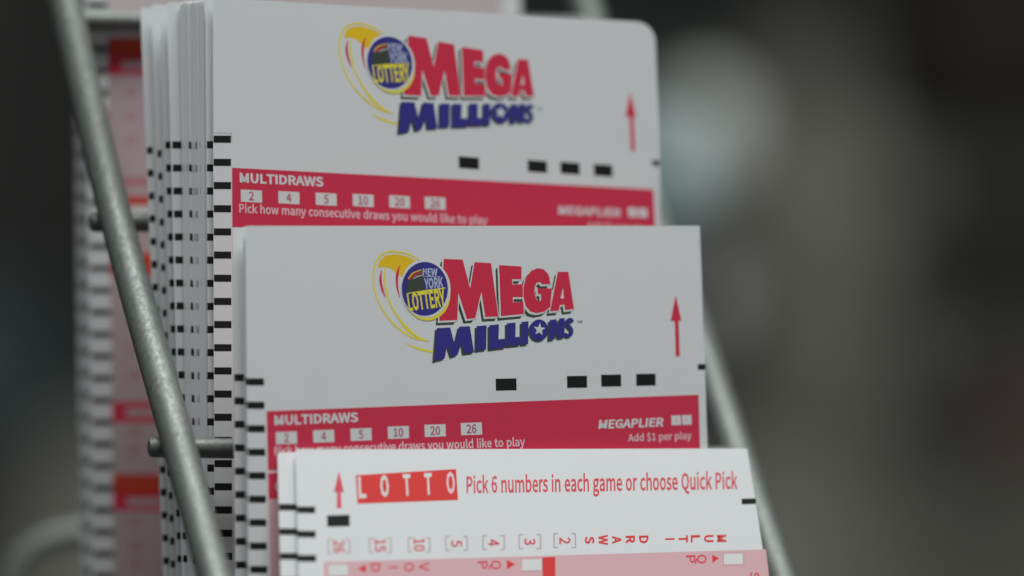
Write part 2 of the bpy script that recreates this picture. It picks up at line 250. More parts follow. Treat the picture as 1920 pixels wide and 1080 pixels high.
2|757|380,452 485,720 448,837 333,884 236,856 126,758 8,874 170,1007 351,1050 587,962 674,725 560,403 323,135 329,136 411,139 720,139 720,-31 29,-31 29,86|7,9,8 6,9,7 6,3,9 3,2,9 2,10,9 6,4,3 5,4,6 1,10,2 1,11,10 0,11,1 18,11,0 18,12,11 13,15,14 13,16,15 12,16,13 18,16,12 17,16,18
3|757|98,244 220,149 349,118 474,161 520,271 464,390 212,447 212,592 437,649 486,759 451,849 349,884 252,861 138,778 30,905 188,1013 356,1050 587,978 680,770 624,597 500,512 500,539 644,457 714,266 610,33 361,-50 152,-5 -5,115|15,17,16 14,17,15 14,11,17 11,18,17 13,12,14 12,11,14 10,18,11 9,18,10 9,19,18 8,19,9 7,19,8 7,21,19 21,20,19 6,21,7 6,22,21 6,5,22 5,23,22 4,23,5 3,23,4 3,24,23 27,1,0 2,24,3 27,2,1 27,24,2 26,24,27 26,25,24
4|757|-4,244 -4,367 426,1031 612,1031 612,406 746,406 746,244 612,244 612,-31 433,-31 433,244 435,774 438,832 484,832 454,775 411,700 215,406 433,406 433,683|1,3,2 1,12,3 12,13,3 13,4,3 1,11,12 14,4,13 15,18,14 18,4,14 1,15,11 15,18,11 1,16,15 17,4,18 1,17,16 1,4,17 1,5,4 1,6,5 0,6,1 10,6,0 9,7,10 7,6,10 9,8,7
5|757|94,240 213,149 342,119 471,173 525,322 476,466 347,518 274,505 183,455 85,517 121,1031 667,1031 667,862 288,862 269,653 295,664 387,676 620,592 718,324 608,48 360,-50 151,-6 -7,108|9,13,10 13,11,10 13,12,11 9,14,13 15,17,16 14,17,15 9,17,14 9,6,17 6,5,17 5,18,17 9,7,6 8,7,9 4,18,5 4,19,18 3,19,4 22,1,0 2,19,3 22,2,1 22,19,2 21,19,22 21,20,19
6|757|162,916 442,1050 594,1018 727,920 613,797 525,866 456,882 299,803 246,584 286,617 422,653 648,566 731,306 638,49 410,-52 145,85 44,478 505,164 547,307 509,446 397,495 316,471 231,391 288,184 411,116|0,2,1 0,3,2 0,6,3 6,5,3 5,4,3 16,7,0 7,6,0 16,8,7 9,11,10 8,11,9 16,11,8 16,20,11 20,19,11 19,12,11 16,21,20 15,22,16 22,21,16 18,12,19 15,23,22 17,12,18 17,13,12 15,24,23 24,13,17 15,13,24 14,13,15
7|757|36,862 36,1031 724,1031 724,917 495,487 427,-31 234,-31 314,496 502,862|0,2,1 0,3,2 0,8,3 8,4,3 7,4,8 6,4,7 6,5,4
8|757|93,437 214,540 214,518 123,609 77,763 166,970 385,1048 610,966 692,753 643,593 558,498 558,518 670,422 728,238 631,32 382,-51 130,32 29,246 483,847 383,889 293,854 258,763 316,648 442,582 498,653 520,743 474,371 317,448 240,372 206,261 256,152 383,108 500,147 541,243|5,7,6 4,20,5 20,19,5 19,7,5 19,18,7 18,8,7 4,21,20 25,8,18 3,21,4 3,22,21 25,9,8 24,9,25 23,9,24 3,23,22 2,1,3 1,23,3 23,11,9 11,10,9 1,11,23 0,11,1 0,27,11 27,12,11 0,28,27 26,12,27 17,28,0 26,13,12 17,29,28 33,13,26 17,30,29 16,30,17 32,13,33 32,14,13 16,31,30 31,14,32 16,14,31 15,14,16
9|757|143,204 237,135 312,119 459,198 513,417 474,384 334,346 110,435 27,694 120,952 347,1052 614,921 716,543 599,89 325,-50 167,-18 33,79 252,837 210,693 248,555 358,505 444,531 530,615 472,819 348,886|9,11,10 8,17,9 17,24,9 24,11,9 24,23,11 23,12,11 8,18,17 22,12,23 7,18,8 7,19,18 21,12,22 7,20,19 21,4,12 4,13,12 20,4,21 7,4,20 6,4,7 6,5,4 3,13,4 16,1,0 2,13,3 16,2,1 16,13,2 16,14,13 15,14,16
$|757|184,-5 36,92 129,230 257,145 371,118 477,154 508,236 308,449 83,727 154,926 309,1005 309,1172 461,1172 461,1011 568,977 691,878 582,759 482,835 395,854 304,822 275,747 476,555 701,256 627,50 461,-33 461,-199 309,-199 309,-40|10,12,11 10,13,12 10,14,13 9,14,10 9,15,14 8,19,9 19,18,9 18,15,9 18,17,15 17,16,15 8,20,19 8,21,20 7,21,8 7,22,21 6,22,7 6,23,22 5,23,6 1,3,2 4,23,5 1,4,3 1,23,4 0,23,1 0,24,23 27,24,0 27,25,24 26,25,27
 |360||
"""
GLYPH_BOLD = """
M|1108|325,1051 528,482 565,378 589,307 522,307 546,377 580,482 783,1051 1021,1051 1021,-51 802,-51 802,555 808,704 815,798 899,798 831,604 630,50 475,50 273,604 204,798 289,798 296,704 302,555 302,-51 87,-51 87,1051|24,19,25 19,0,25 19,20,0 20,1,0 6,13,7 13,8,7 13,14,8 14,9,8 24,18,19 21,1,20 6,12,13 15,9,14 6,11,12 22,1,21 16,9,15 24,17,18 6,10,11 23,1,22 23,5,1 5,2,1 5,2,6 2,10,6 3,10,2 23,4,5 23,3,4 23,17,3 17,16,3 16,10,3 24,23,17 10,9,16
U|984|83,1051 310,1051 310,416 369,198 493,147 619,199 679,416 679,1051 902,1051 902,404 789,38 493,-72 195,38 83,404|13,1,0 13,2,1 6,8,7 6,9,8 5,9,6 13,3,2 12,3,13 5,10,9 4,10,5 12,4,3 12,10,4 12,11,10
L|741|314,1051 314,158 752,158 752,-51 87,-51 87,1051|4,0,5 4,1,0 4,2,1 4,3,2
T|817|-8,843 -8,1051 826,1051 826,843 523,843 523,-51 295,-51 295,843|0,2,1 0,3,2 7,3,0 6,4,7 4,3,7 6,5,4
I|400|314,1051 314,-51 87,-51 87,1051|2,0,3 2,1,0
D|939|396,1051 778,911 911,504 779,94 402,-51 87,-51 87,1051 599,247 676,503 600,757 367,847 314,847 314,154 367,154|5,11,6 11,0,6 11,1,0 11,10,1 10,9,1 9,2,1 5,12,11 8,2,9 8,3,2 7,3,8 13,3,7 5,13,12 5,3,13 5,4,3
R|866|574,616 619,720 576,814 426,847 314,847 314,576 424,576 314,374 314,-51 87,-51 87,1051 456,1051 737,981 854,723 780,498 644,420 916,-51 657,-51 414,374|9,4,10 4,11,10 4,12,11 4,3,12 3,2,12 2,13,12 9,5,4 1,13,2 1,14,13 0,14,1 6,14,0 9,7,5 7,6,5 7,14,6 7,15,14 7,18,15 18,16,15 9,8,7 17,16,18
A|829|521,1051 895,-51 653,-51 558,255 266,255 169,-51 -65,-51 307,1051 467,544 415,713 377,847 448,847 410,713 358,544 330,456 495,456|6,10,7 10,0,7 10,11,0 11,1,0 6,12,10 12,9,10 12,9,11 9,1,11 8,1,9 6,13,12 15,1,8 6,14,13 6,4,14 4,15,14 4,3,15 3,1,15 6,5,4 2,1,3
W|1198|207,1051 320,465 350,303 372,182 295,182 321,305 357,467 505,1051 700,1051 849,467 884,305 911,182 836,182 856,302 883,465 999,1051 1223,1051 996,-51 763,-51 601,591 576,707 561,780 637,780 621,707 595,591 437,-51 206,-51 -27,1051|26,0,27 26,1,0 6,8,7 6,21,8 21,22,8 22,9,8 14,16,15 14,17,16 6,20,21 23,9,22 6,24,20 24,19,20 24,19,23 19,9,23 18,9,19 6,25,24 5,2,6 2,25,6 18,13,9 13,10,9 26,5,1 5,2,1 13,10,14 10,17,14 11,17,10 26,4,5 3,25,2 18,12,13 26,3,4 12,17,11 26,25,3 18,17,12
S|813|132,285 287,174 415,145 535,180 571,256 538,332 436,388 291,452 138,551 57,755 165,984 424,1070 612,1031 794,906 665,747 533,835 429,855 327,826 297,763 332,691 428,641 573,578 737,469 809,264 700,24 418,-70 199,-25 -9,120|10,12,11 10,13,12 9,16,10 16,13,10 16,15,13 15,14,13 9,17,16 9,18,17 9,19,18 8,19,9 8,20,19 8,21,20 8,22,21 7,22,8 7,23,22 6,23,7 5,23,6 4,23,5 27,1,0 4,24,23 3,24,4 2,24,3 27,2,1 27,24,2 26,24,27 26,25,24
E|804|764,1051 764,843 314,843 314,630 693,630 693,421 314,421 314,158 779,158 779,-51 87,-51 87,1051|10,2,11 2,0,11 2,1,0 10,3,2 10,6,3 6,4,3 6,5,4 10,7,6 10,8,7 10,9,8
G|940|168,918 533,1071 734,1026 899,904 765,744 646,832 547,854 341,762 262,503 338,240 550,145 628,157 672,181 672,363 460,363 460,569 890,569 890,71 730,-33 525,-70 165,81 26,499|0,2,1 0,3,2 21,7,0 7,6,0 6,3,0 6,5,3 5,4,3 21,8,7 14,16,15 14,13,16 13,17,16 21,9,8 20,9,21 12,17,13 20,10,9 11,17,12 10,17,11 20,17,10 19,17,20 19,18,17
P|864|429,1051 730,979 852,707 732,431 435,348 314,348 314,-51 87,-51 87,1051 570,593 616,706 569,813 401,847 314,847 314,551 406,551|7,13,8 13,0,8 13,1,0 13,12,1 12,11,1 11,2,1 7,14,13 10,2,11 10,3,2 9,3,10 15,3,9 7,15,14 7,5,15 5,3,15 5,4,3 7,6,5
N|986|295,1051 676,394 770,214 692,214 684,318 678,479 678,1051 899,1051 899,-51 690,-51 310,607 216,787 295,787 302,685 307,526 307,-51 87,-51 87,1051|16,11,17 11,0,17 11,12,0 12,1,0 5,7,6 5,8,7 16,10,11 13,1,12 14,10,13 10,1,13 16,14,10 14,9,10 16,15,14 4,2,5 2,8,5 3,2,4
Y|724|-83,1051 165,1051 308,738 356,629 393,549 334,549 372,629 420,738 562,1051 807,1051 475,376 475,-51 248,-51 248,376|13,1,0 13,2,1 7,9,8 7,10,9 6,10,7 13,3,2 5,4,6 4,10,6 13,4,3 13,10,4 12,10,13 12,11,10
O|1012|157,918 506,1073 855,918 986,503 855,86 506,-73 157,86 26,503 680,764 506,851 333,764 261,503 333,239 506,150 679,239 751,503|0,2,1 7,10,0 10,9,0 9,2,0 9,8,2 8,3,2 7,11,10 15,3,8 6,11,7 15,4,3 6,12,11 14,4,15 6,13,12 13,4,14 6,4,13 6,5,4
K|881|314,1051 314,549 242,549 661,1051 936,1051 576,616 964,-51 706,-51 427,433 314,298 314,-51 87,-51 87,1051|11,0,12 11,2,0 2,1,0 2,4,3 2,5,4 2,8,5 8,6,5 11,9,2 9,8,2 7,6,8 11,10,9
 |360||
"""
def decode(src):
    out = {}
    for ln in src.strip('\n').split('\n'):
        c, a, v, f = ln[0], *ln[2:].split('|')
        out[c] = (int(a), [tuple(int(q) for q in p.split(',')) for p in v.split()], [tuple(int(q) for q in p.split(',')) for p in f.split()])
    return out
GLY = {False: decode(GLYPH_REGULAR), True: decode(GLYPH_BOLD)}
def glyphs(body, bold):
    d = GLY[bool((bold > .025 or not all(c in GLY[False] for c in body)) and all(c in GLY[True] for c in body))]
    vs = []; fs = []; x = 0
    for c in body:
        a, v, f = d[c]; base = len(vs)
        vs += [((x+p[0])/1000, p[1]/1000) for p in v]; fs += [tuple(base+i for i in q) for q in f]; x += a
    xs = [v[0] for v in vs]
    return (vs, fs), min(xs), max(xs)
def homography(src, dst):
    A = []; B = []
    for (x, y), (u, v) in zip(src, dst):
        A.append([x,y,1,0,0,0,-u*x/1e3,-u*y/1e3]); B.append(u); A.append([0,0,0,x,y,1,-v*x/1e3,-v*y/1e3]); B.append(v)
    h = np.linalg.lstsq(np.array(A, float), np.array(B, float), rcond=None)[0]
    def f(x, y):
        w = 1+(h[6]*x+h[7]*y)/1e3
        return ((h[0]*x+h[1]*y+h[2])/w, (h[3]*x+h[4]*y+h[5])/w)
    return f
# ------------------------------------------------------------------ the printed design of the mega slips (drawn in the middle slip's coordinates)
def C6(p): return (660+p[0]/4.154, 440+p[1]/4.154)
def draw_logo(pr):
    def L(pts, key, layer, dx=0, dy=0): pr.poly([C6((x+dx, y+dy)) for x, y in pts], key, layer)
    def St(pts, ws, key, layer): pr.stroke([C6(p) for p in pts], [w/4.154 for w in ws], key, layer)
    # swoosh
    L([(200,262),(212,205),(255,165),(330,150),(420,165),(495,198),(430,250),(390,330),(345,300),(300,262),(250,250)], 'gold', 1)
    St([(520,195),(450,155),(370,135),(290,132),(215,170),(175,250),(165,340),(180,450),(230,570),(310,680),(400,760),(500,810),(605,832)], [10,13,14,14,14,14,12,12,12,13,16,14,3], 'yellow', 2.4)
    St([(262,255),(252,330),(268,440),(310,560),(380,670),(450,750),(520,800),(600,832)], [10,14,14,14,17,20,18,3], 'yellow', 2.8)
    St([(230,275),(222,350),(238,430),(262,490)], [4,20,18,3], 'logo_red', 3)
    St([(380,675),(430,735),(500,790)], [18,30,12], 'yellow', 2)
    St([(372,240),(352,310),(352,400),(372,490)], [5,22,16,3], 'logo_red', 3)
    St([(425,850),(520,888),(645,915)], [3,20,16], 'yellow', 2)
    # red word
    Mm = [(715,188),(862,195),(920,420),(955,213),(1083,222),(1140,637),(1038,642),(1008,445),(960,650),(895,658),(828,455),(820,665),(680,672)]
    E = [(1145,237),(1320,247),(1320,347),(1247,347),(1250,388),(1330,386),(1332,487),(1252,487),(1255,527),(1335,523),(1340,618),(1160,635)]
    G = [(1545,385),(1540,345),(1525,300),(1490,268),(1445,260),(1395,282),(1355,335),(1335,410),(1335,480),(1352,555),(1390,600),(1440,612),(1500,600),(1545,562),(1558,418),(1445,418),(1447,462),(1472,465),(1472,512),(1455,522),(1435,500),(1422,450),(1425,400),(1440,375),(1465,370),(1480,388)]
    A = [(1603,290),(1685,288),(1730,580),(1660,588),(1654,545),(1618,548),(1612,592),(1542,598)]
    for g in (Mm, E, G, A):
        L(g, 'shadow', 3, -27, 34); L(g, 'shadow', 3.3, -22, 24)
    for g in (Mm, E, G, A):
        L(g, 'white', 4, -12, 15); L(g, 'white', 4.5, 6, 6)
    for g in (Mm, E, G, A): L(g, 'logo_red', 5)
    L([(1642,415),(1652,495),(1624,498)], 'white', 6)
    L([(700,225),(692,262),(708,250)], 'shadow', 3)
    # blue word
    m = [(660,728),(765,722),(800,860),(835,716),(918,713),(950,915),(870,925),(858,835),(820,935),(775,950),(742,850),(722,962),(640,985)]
    i1 = [(970,712),(1048,706),(1045,893),(968,903)]
    l1 = [(1070,705),(1145,698),(1140,815),(1195,810),(1195,878),(1070,892)]
    l2 = [(1205,690),(1275,684),(1272,798),(1312,795),(1310,858),(1205,868)]
    i2 = [(1320,680),(1375,674),(1372,850),(1320,856)]
    n_ = [(1540,665),(1590,658),(1618,735),(1615,652),(1657,648),(1655,798),(1608,806),(1578,735),(1580,812),(1535,820)]
    for g in (m, i1, l1, l2, i2, n_):
        L(g, 'shadow', 5.5, -15, 15)
    def el(cx, cy, rx, ry, key, layer): pr.ell(*C6((cx, cy)), rx/4.154, ry/4.154, key, layer)
    el(1444, 755, 72, 82, 'shadow', 5.5)
    S_ = [(1722,676),(1700,660),(1676,676),(1684,708),(1708,732),(1708,768),(1682,786),(1656,772)]
    St([(x-12, y+12) for x, y in S_], [26]*8, 'shadow', 5.5)
    for g in (m, i1, l1, l2, i2, n_): L(g, 'navy', 6.5)
    el(1457, 742, 72, 82, 'navy', 6.5); St(S_, [26]*8, 'navy', 6.5)
    L([(1460+(48 if k%2==0 else 20)*math.sin(k*math.pi/5+.1), 738-(52 if k%2==0 else 21)*math.cos(k*math.pi/5+.1)) for k in range(10)], 'white', 7.5)
    x, y = C6((1755, 690)); pr.text('TM', x, y, 9.5, 4.5, 'shadow', 5, -5)
    # ball
    el(588, 470, 178, 200, 'yellow', 6.8)
    el(574, 424, 194, 223, 'white', 7.8); el(567, 422, 180, 210, 'navy', 8.8)
    L([(422,455),(425,385),(450,325),(500,283),(546,262),(565,432),(490,448)], 'shadow', 9.8)
    St([(438,345),(475,300),(540,274)], [8,10,8], 'gold', 10.6); St([(452,350),(485,318),(543,292)], [9,12,10], 'logo_red', 11.2)
    St([(478,345),(500,330),(545,315)], [3,7,6], 'white', 11.4)
    x, y = C6((550, 318)); pr.text('NEW', x, y, 115/4.154, 54/4.154, 'pale_blue', 10, 1.0, .03)
    x, y = C6((565, 420)); pr.text('YORK', x, y, 148/4.154, 76/4.154, 'pale_blue', 10, -4, .03)
    St([(552,327),(690,328)], [5,5], 'pale_blue', 9.8); St([(435,458),(560,438),(728,415)], [7,10,7], 'yellow', 9.8)
    x, y = C6((444, 592)); pr.text('LOTTERY', x, y, 292/4.154, 128/4.154, 'yellow', 10, -8, .03)
def slip_design(surf, fn, paper, org, marks, markw, first_line=False, band=True):
    """logo, arrow, marks and red panel of a mega slip"""
    pr = Print(surf, fn); draw_logo(pr); pr.build('logo', paper, org)
    pr = Print(surf, fn)
    pr.poly([(1267,553),(1278,602),(1272.5,601),(1274.5,668),(1267,668.5),(1265,601.5),(1257,603)], 'logo_red'); pr.build('arrow', paper, org)
    pr = Print(surf, fn)
    for cx, cy, w in ((949,721,39),(1082,716,37.5),(1146,713.6,37.5),(1211,712,36.5)): pr.box(cx, cy, w, 22.5, 'black', 1, -1)
    pr.box(1316, 688, 15, 11, 'black', 1); pr.build('index_marks', paper, org)
    if band:
        pr = Print(surf, fn); s = -math.tan(math.radians(2.19))
        def row(y): return y+ s*(1310-500)
        pr.quad((500,771),(1310,row(771)),(1313,row(885)),(502.5,882.5), 'red', 1, 30, 4)
        pr.quad((502.5,887),(1313,row(887)),(1314,row(936)),(503.5,936), 'red', 1, 30, 2)
        pr.quad((503.5,936),(1314,row(936)),(1330,row(1700)),(522,1700), 'pink', 1, 30, 12)
        for i in range(9):          # playing boards further down the slip
            for j in range(8):
                pr.box(545+j*92, 1000+i*46-j*3.4, 30, 20, 'white', 2, -2.2)
        for cx, cy, t in ((537,821,'2'),(607,817.8,'4'),(677,814.6,'5'),(747,810.8,'10'),(816,807.4,'20'),(884,804,'26')):
            pr.box(cx, cy, 39.5, 23, 'white', 2, -2)
            pr.text(t, cx, cy, 9.2*len(t), 15.5, 'digit', 3, -2.2, .006, center=True)
        pr.build('red_panel', paper, org)
        pr = Print(surf, fn)
        pr.text('MULTIDRAWS', 515, 796.5, 157, 16.5, 'paper', 3, -2.2, .045)
        pr.text('Pick how many consecutive draws you would like to play', 515, 853.5, 470, 15.5, 'text_pink', 3, -2.15, .012)
        pr.text('MEGAPLIER', 1122, 803.5, 122, 15, 'paper', 3, -2.2, .04, shear=.15)
        pr.box(1268, 788, 18, 18, 'paper', 3, -2); pr.box(1288, 787.3, 17, 18, 'paper', 3, -2)
        pr.box(1268, 788, 7, 9, 'text_pink', 4, -2); pr.box(1287, 787.3, 7, 8, 'text_pink', 4, -2)
        pr.text('Add $1 per play', 1178, 827.5, 119, 13, 'text_pink', 3, -2.2, .01)
        pr.text('G', 516, 922, 13, 19, 'text_pink', 3, -2, .02)
        pr.build('lettering', paper, org)
    timing(surf, paper, org, marks, markw, first_line)
def timing(surf, paper, org, marks, w, first_line=False, th=13.5, key='black'):
    pr = Print(surf)
    for i, (x, y) in enumerate(marks):
        pr.box(x+w/2, y, w, th, key, 1, .4)
    if first_line:
        x, y = marks[0]
        pr.box(x+w/2, y-11.5, w+3, 1.2, 'box_edge'); pr.box(x+w+1.5, y-3, 1.2, 17, 'box_edge')
    pr.build('timing_marks', paper, org)
def lean(x0, y0, x1, y1):
    return lambda y: x0+(x1-x0)*(y-y0)/(y1-y0)
BOT = 1750
# ------------------------------------------------------------------ rear stack (the one the left rail crosses)
sb = Surf(.0130, .325, .03, .25, -.02)
src = [(500,771),(1310,740),(949,721),(1082,716),(1146,713.6),(1211,712),(1316,688),(1267,553),(1271,668),(884,804),(537,821),(479,716),(832.1,485.3),(1076,579.6),(814,677),(698.5,536),(1087,603.7),(516,796),(747,811)]
dst = [(435,315),(1225,352),(878.5,306),(1007,313),(1069,316),(1131,319),(1231,304),(1183,178),(1187,282),(815,380.5),(472,367),(416,261),(766,73),(999.3,179.5),(747.8,251.5),(633.7,90),(1012.3,204),(451,343),(681,376)]
Hm = homography(src, dst)
def mega_slip(surf, xl0, xl1, ytop, ytopr, width, marks, mw, label, cat='play slip', group=None, rtl=3, rtr=30, wb=8, name='play_slip', th=.00012):
    f = lean(xl0, ytop, xl1, 1080)
    p, org = slip_mesh(name, surf, (xl0, ytop), (xl0+width, ytopr), (f(BOT)+width+wb, BOT+30), (f(BOT), BOT), M['paper'], rtl, rtr, th)
    tag(p, label, cat, group)
    return p, org, f
GR = 'slips in the tall rear stack'
front, org, f = mega_slip(sb, 399, 402, -4, 40, 829, None, 33, 'front slip of the rear stack, its MEGA logo highest in the picture', group=GR, rtl=2, rtr=38, wb=44)
slip_design(sb, Hm, front, org, [(400.5+i*.12, 261+i*43.45) for i in range(24)], 32.5, True)
backs = [  # x top, x bottom, depth, y top, first mark y, label
 (263, 306, .0175, 14, 282, 'leftmost slip of the tall rear stack, leaning out behind the others'),
 (284, 319, .0153, 8, 288, 'second slip from the left in the fanned edge of the rear stack'),
 (300, 331, .0122, 12, 272, 'third slip from the left in the fanned edge of the rear stack'),
 (313, 341, .0097, 4, 272, 'fourth slip from the left in the rear stack, with wide black marks'),
]
for (xt, xb, d, yt, my, lab), (mo, mw) in zip(backs, ((1.5,11),(2,8),(2.5,10),(3,18))):
    s_ = sb.back(d)
    p, org, f = mega_slip(s_, xt, xb, yt, yt+42, 812, None, 30, lab, group=GR, rtl=6, rtr=28, wb=20, th=.00035)
    step = 42.75 if my > 280 else 43.1
    timing(s_, p, org, [(f(my+i*step)+mo, my+i*step) for i in range(23)], mw)
N = 42
for k in range(N):
    u = k/(N-1)
    xt = 337+u*47+random.uniform(-.85, .85); xb = 352+u*40+random.uniform(-.5, .5)
    if k in (13, 14): xt -= 1.6; xb -= 1.6
    s_ = sb.back((.0090-u*.0068)+random.uniform(-.00005,.00005), sb.b+random.uniform(-.001,.001))
    p, org, f = mega_slip(s_, xt, xb, 5-5*u+random.uniform(-2,2), 44, 815, None, 30,
        'one thin slip edge in the tight grey bundle beside the rear stack front slip', group=GR, rtl=2, rtr=28, wb=20, th=.00015)
    my = 272+random.uniform(-1.5,1.5)
    inset = {13:0, 14:0, 15:0, 16:.1, 21:.4, 24:.2, 25:.5, 39:.4}.get(k, random.uniform(1.3, 2.6))
    timing(s_, p, org, [(f(my+i*43.2)+max(.05, inset+random.uniform(-.45, .5)), my+i*43.2+random.uniform(-.8,.8)) for i in range(23)], 26)
s_ = sb.back(.0012)
p, org, f = mega_slip(s_, 385, 393, 1, 42, 818, None, 30, 'second slip from the front of the rear stack, its narrow marked edge showing', group=GR, rtl=2, rtr=28, wb=20)
timing(s_, p, org, [(f(272)+1+i*.1, 271.5+i*43.3) for i in range(23)], 30)
# ------------------------------------------------------------------ middle stack
sm = Surf(-.0025, .325, .08, .25, 0.)
GM = 'slips in the middle stack'
mid, org, f = mega_slip(sm, 460, 466, 423.5, 423.5, 852, None, 33, 'middle stack front slip with the sharpest MEGA logo and six numbered boxes', group=GM, rtl=5, rtr=1, wb=36)
slip_design(sm, lambda x, y: (x, y), mid, org, [(463+i*.75, 716+i*44.0) for i in range(17)], 32)
for xt, xb, d, yt, my, lab in (
   (435, 441, .0030, 427, 708, 'rearmost slip of the middle stack, its dim marked edge showing left'),
   (455, 462, .0010, 424.5, 714, 'second slip from the front of the middle stack, hidden but for a hairline edge')):
    s_ = sm.back(d)
    p, org, f = mega_slip(s_, xt, xb, yt, 426, 848, None, 30, lab, group=GM, rtl=5, rtr=2, wb=12)
    timing(s_, p, org, [(f(my+i*43.9)+1.5, my+i*43.9) for i in range(17)], 23 if xt < 450 else 28)
# ------------------------------------------------------------------ front stack (lotto)
sf = Surf(.0030, .325, .34, .25, .01)
GF = 'slips in the front stack'
def lotto(surf, xl0, xl1, yt, ytr, xr, xrb, lab, marks):
    f = lean(xl0, yt, xl1, 1080); g = lean(xr, ytr, xrb, 1080)
    p, org = slip_mesh('play_slip', surf, (xl0, yt), (xr, ytr), (g(1400), 1400), (f(1400), 1410), M['paper'], 5, 3)
    tag(p, lab, 'play slip', GF); timing(surf, p, org, marks, 34 if xl0 > 550 else 35, th=12.5)
    return p, org
s_ = sf.back(.0010)
lotto(s_, 520, 526, 848, 847, 1385, 1415, 'rearmost slip of the front stack, peeking out at the left with short black marks', [(523+i*1.0, 951+i*46) for i in range(9)])
lo, org = lotto(sf, 554, 560, 842.5, 841, 1401, 1438, 'pale front slip headed LOTTO in red and asking to pick 6 numbers', [(557+i*.8, 956+i*45.5) for i in range(9)])
pr = Print(sf)
pr.quad((667,891),(855,879.5),(859,937.5),(670.5,944.5), 'lotto_red', 1, 8, 2)
pr.build('title_panel', lo, org)
pr = Print(sf)
for ch, x, y in (('L',673,932.5),('O',714,930),('T',757,928),('T',797,926),('O',838,924)):
    pr.text(ch, x, y, 14 if ch != 'O' else 16, 37, 'text_pink' if x > 800 else 'white', 2, -3, .03)
tx = 'Pick 6 numbers in each game or choose Quick Pick'
pr.text(tx, 875, 924, 508, 30, 'lotto_text', 2, -.9, .018)
pr.build('instruction_lettering', lo, org)
pr = Print(sf)
for cx, cy, t in ((635.5,1024.5,'26'),(713,1022.8,'15'),(786,1021.5,'10'),(856,1019,'5'),(925.5,1017.2,'4'),(993.5,1015.5,'3'),(1059,1013.5,'2')):
    pr.text(t, cx, cy, 13*len(t) if len(t) == 1 else 24, 19.5, 'lotto_text', 2, 88.5, .008, center=True)
    for sg in (-1, 1):
        x = cx+sg*20
        pr.box(x, cy, 2.2, 27, 'mauve', 1.5, -1)
        for v in (-1, 1): pr.box(x-sg*3.6, cy+v*13, 8, 2, 'mauve', 1.6, -1)
for t, x in zip('SWARD', (1105.5,1131,1156.5,1182,1207)): pr.text(t, x, 1012.6-(x-1105)*.012, 14.5 if t != 'W' else 19, 16, 'lotto_red', 2, 88.5, .028, center=True)
for t, x in zip('ITLUM', (1256,1281,1304,1329,1353)): pr.text(t, x, 1010.6-(x-1256)*.012, 3 if t == 'I' else 13.5, 16, 'lotto_red', 2, 88.5, .028, center=True)
pr.build('lettering', lo, org)
pr = Print(sf)
pr.poly([(635.5,884),(645,923),(639,923),(640.5,953),(631.5,953),(632,923),(626,923)], 'lotto_text'); pr.build('arrow', lo, org)
pr = Print(sf)
pr.box(634.5, 976.5, 42, 21.5, 'black', 1, -1.5); pr.build('index_mark', lo, org)
pr = Print(sf); pr.box(1404, 940, 27, 10.5, 'black', 1, -2); pr.build('index_mark', lo, org)
pr = Print(sf)
pr.quad((607,1054),(1436,1030),(1480,1400),(616,1400), 'pink', 1, 24, 8)
pr.quad((1017,1045),(1041,1044),(1046,1400),(1022,1400), 'lotto_red', 2, 1, 6)
for cx, cy in ((634,1069),(997,1059),(1375,1048)):
    pr.box(cx, cy, 40, 24, 'box_edge', 2, -1.5); pr.box(cx, cy, 36 if cx > 1100 else 37, 20 if cx > 1100 else 21, 'white', 3, -1.5)
for k in range(1, 7):
    for j in range(9):
        pr.box(640+j*88+(6 if j > 3 else 0), 1069+k*43-j*2.7+(11 if k == 1 else 11), 34, 20, 'white', 2, -1.5)
for t, x in zip('DIOV', (704,738,767,795)): pr.text(t, x, 1064.5-(x-704)*.02, 3 if t == 'I' else 17, 18, 'lotto_text', 2, 88.5, .006, center=True)
pr.poly([(670,1067),(686,1058.5),(686.5,1074)], 'lotto_red', 2)
for t, x in zip('PQ', (905,930)): pr.text(t, x, 1059.5, 15 if t == 'P' else 18, 18, 'lotto_text', 2, 88.5, .004, center=True)
pr.poly([(966,1057.5),(950,1049.5),(951,1068)], 'lotto_red', 2)
for t, x in zip('PQ', (1295,1316)): pr.text(t, x, 1048.5, 15 if t == 'P' else 18, 17, 'lotto_text', 2, 88.5, .006, center=True)
pr.poly([(1348,1047),(1335,1040),(1336,1055)], 'lotto_red', 2)
pr.text('S', 1415, 1079, 14, 16, 'lotto_text', 2, 88.5, .02, center=True)
pr.build('playing_board', lo, org)
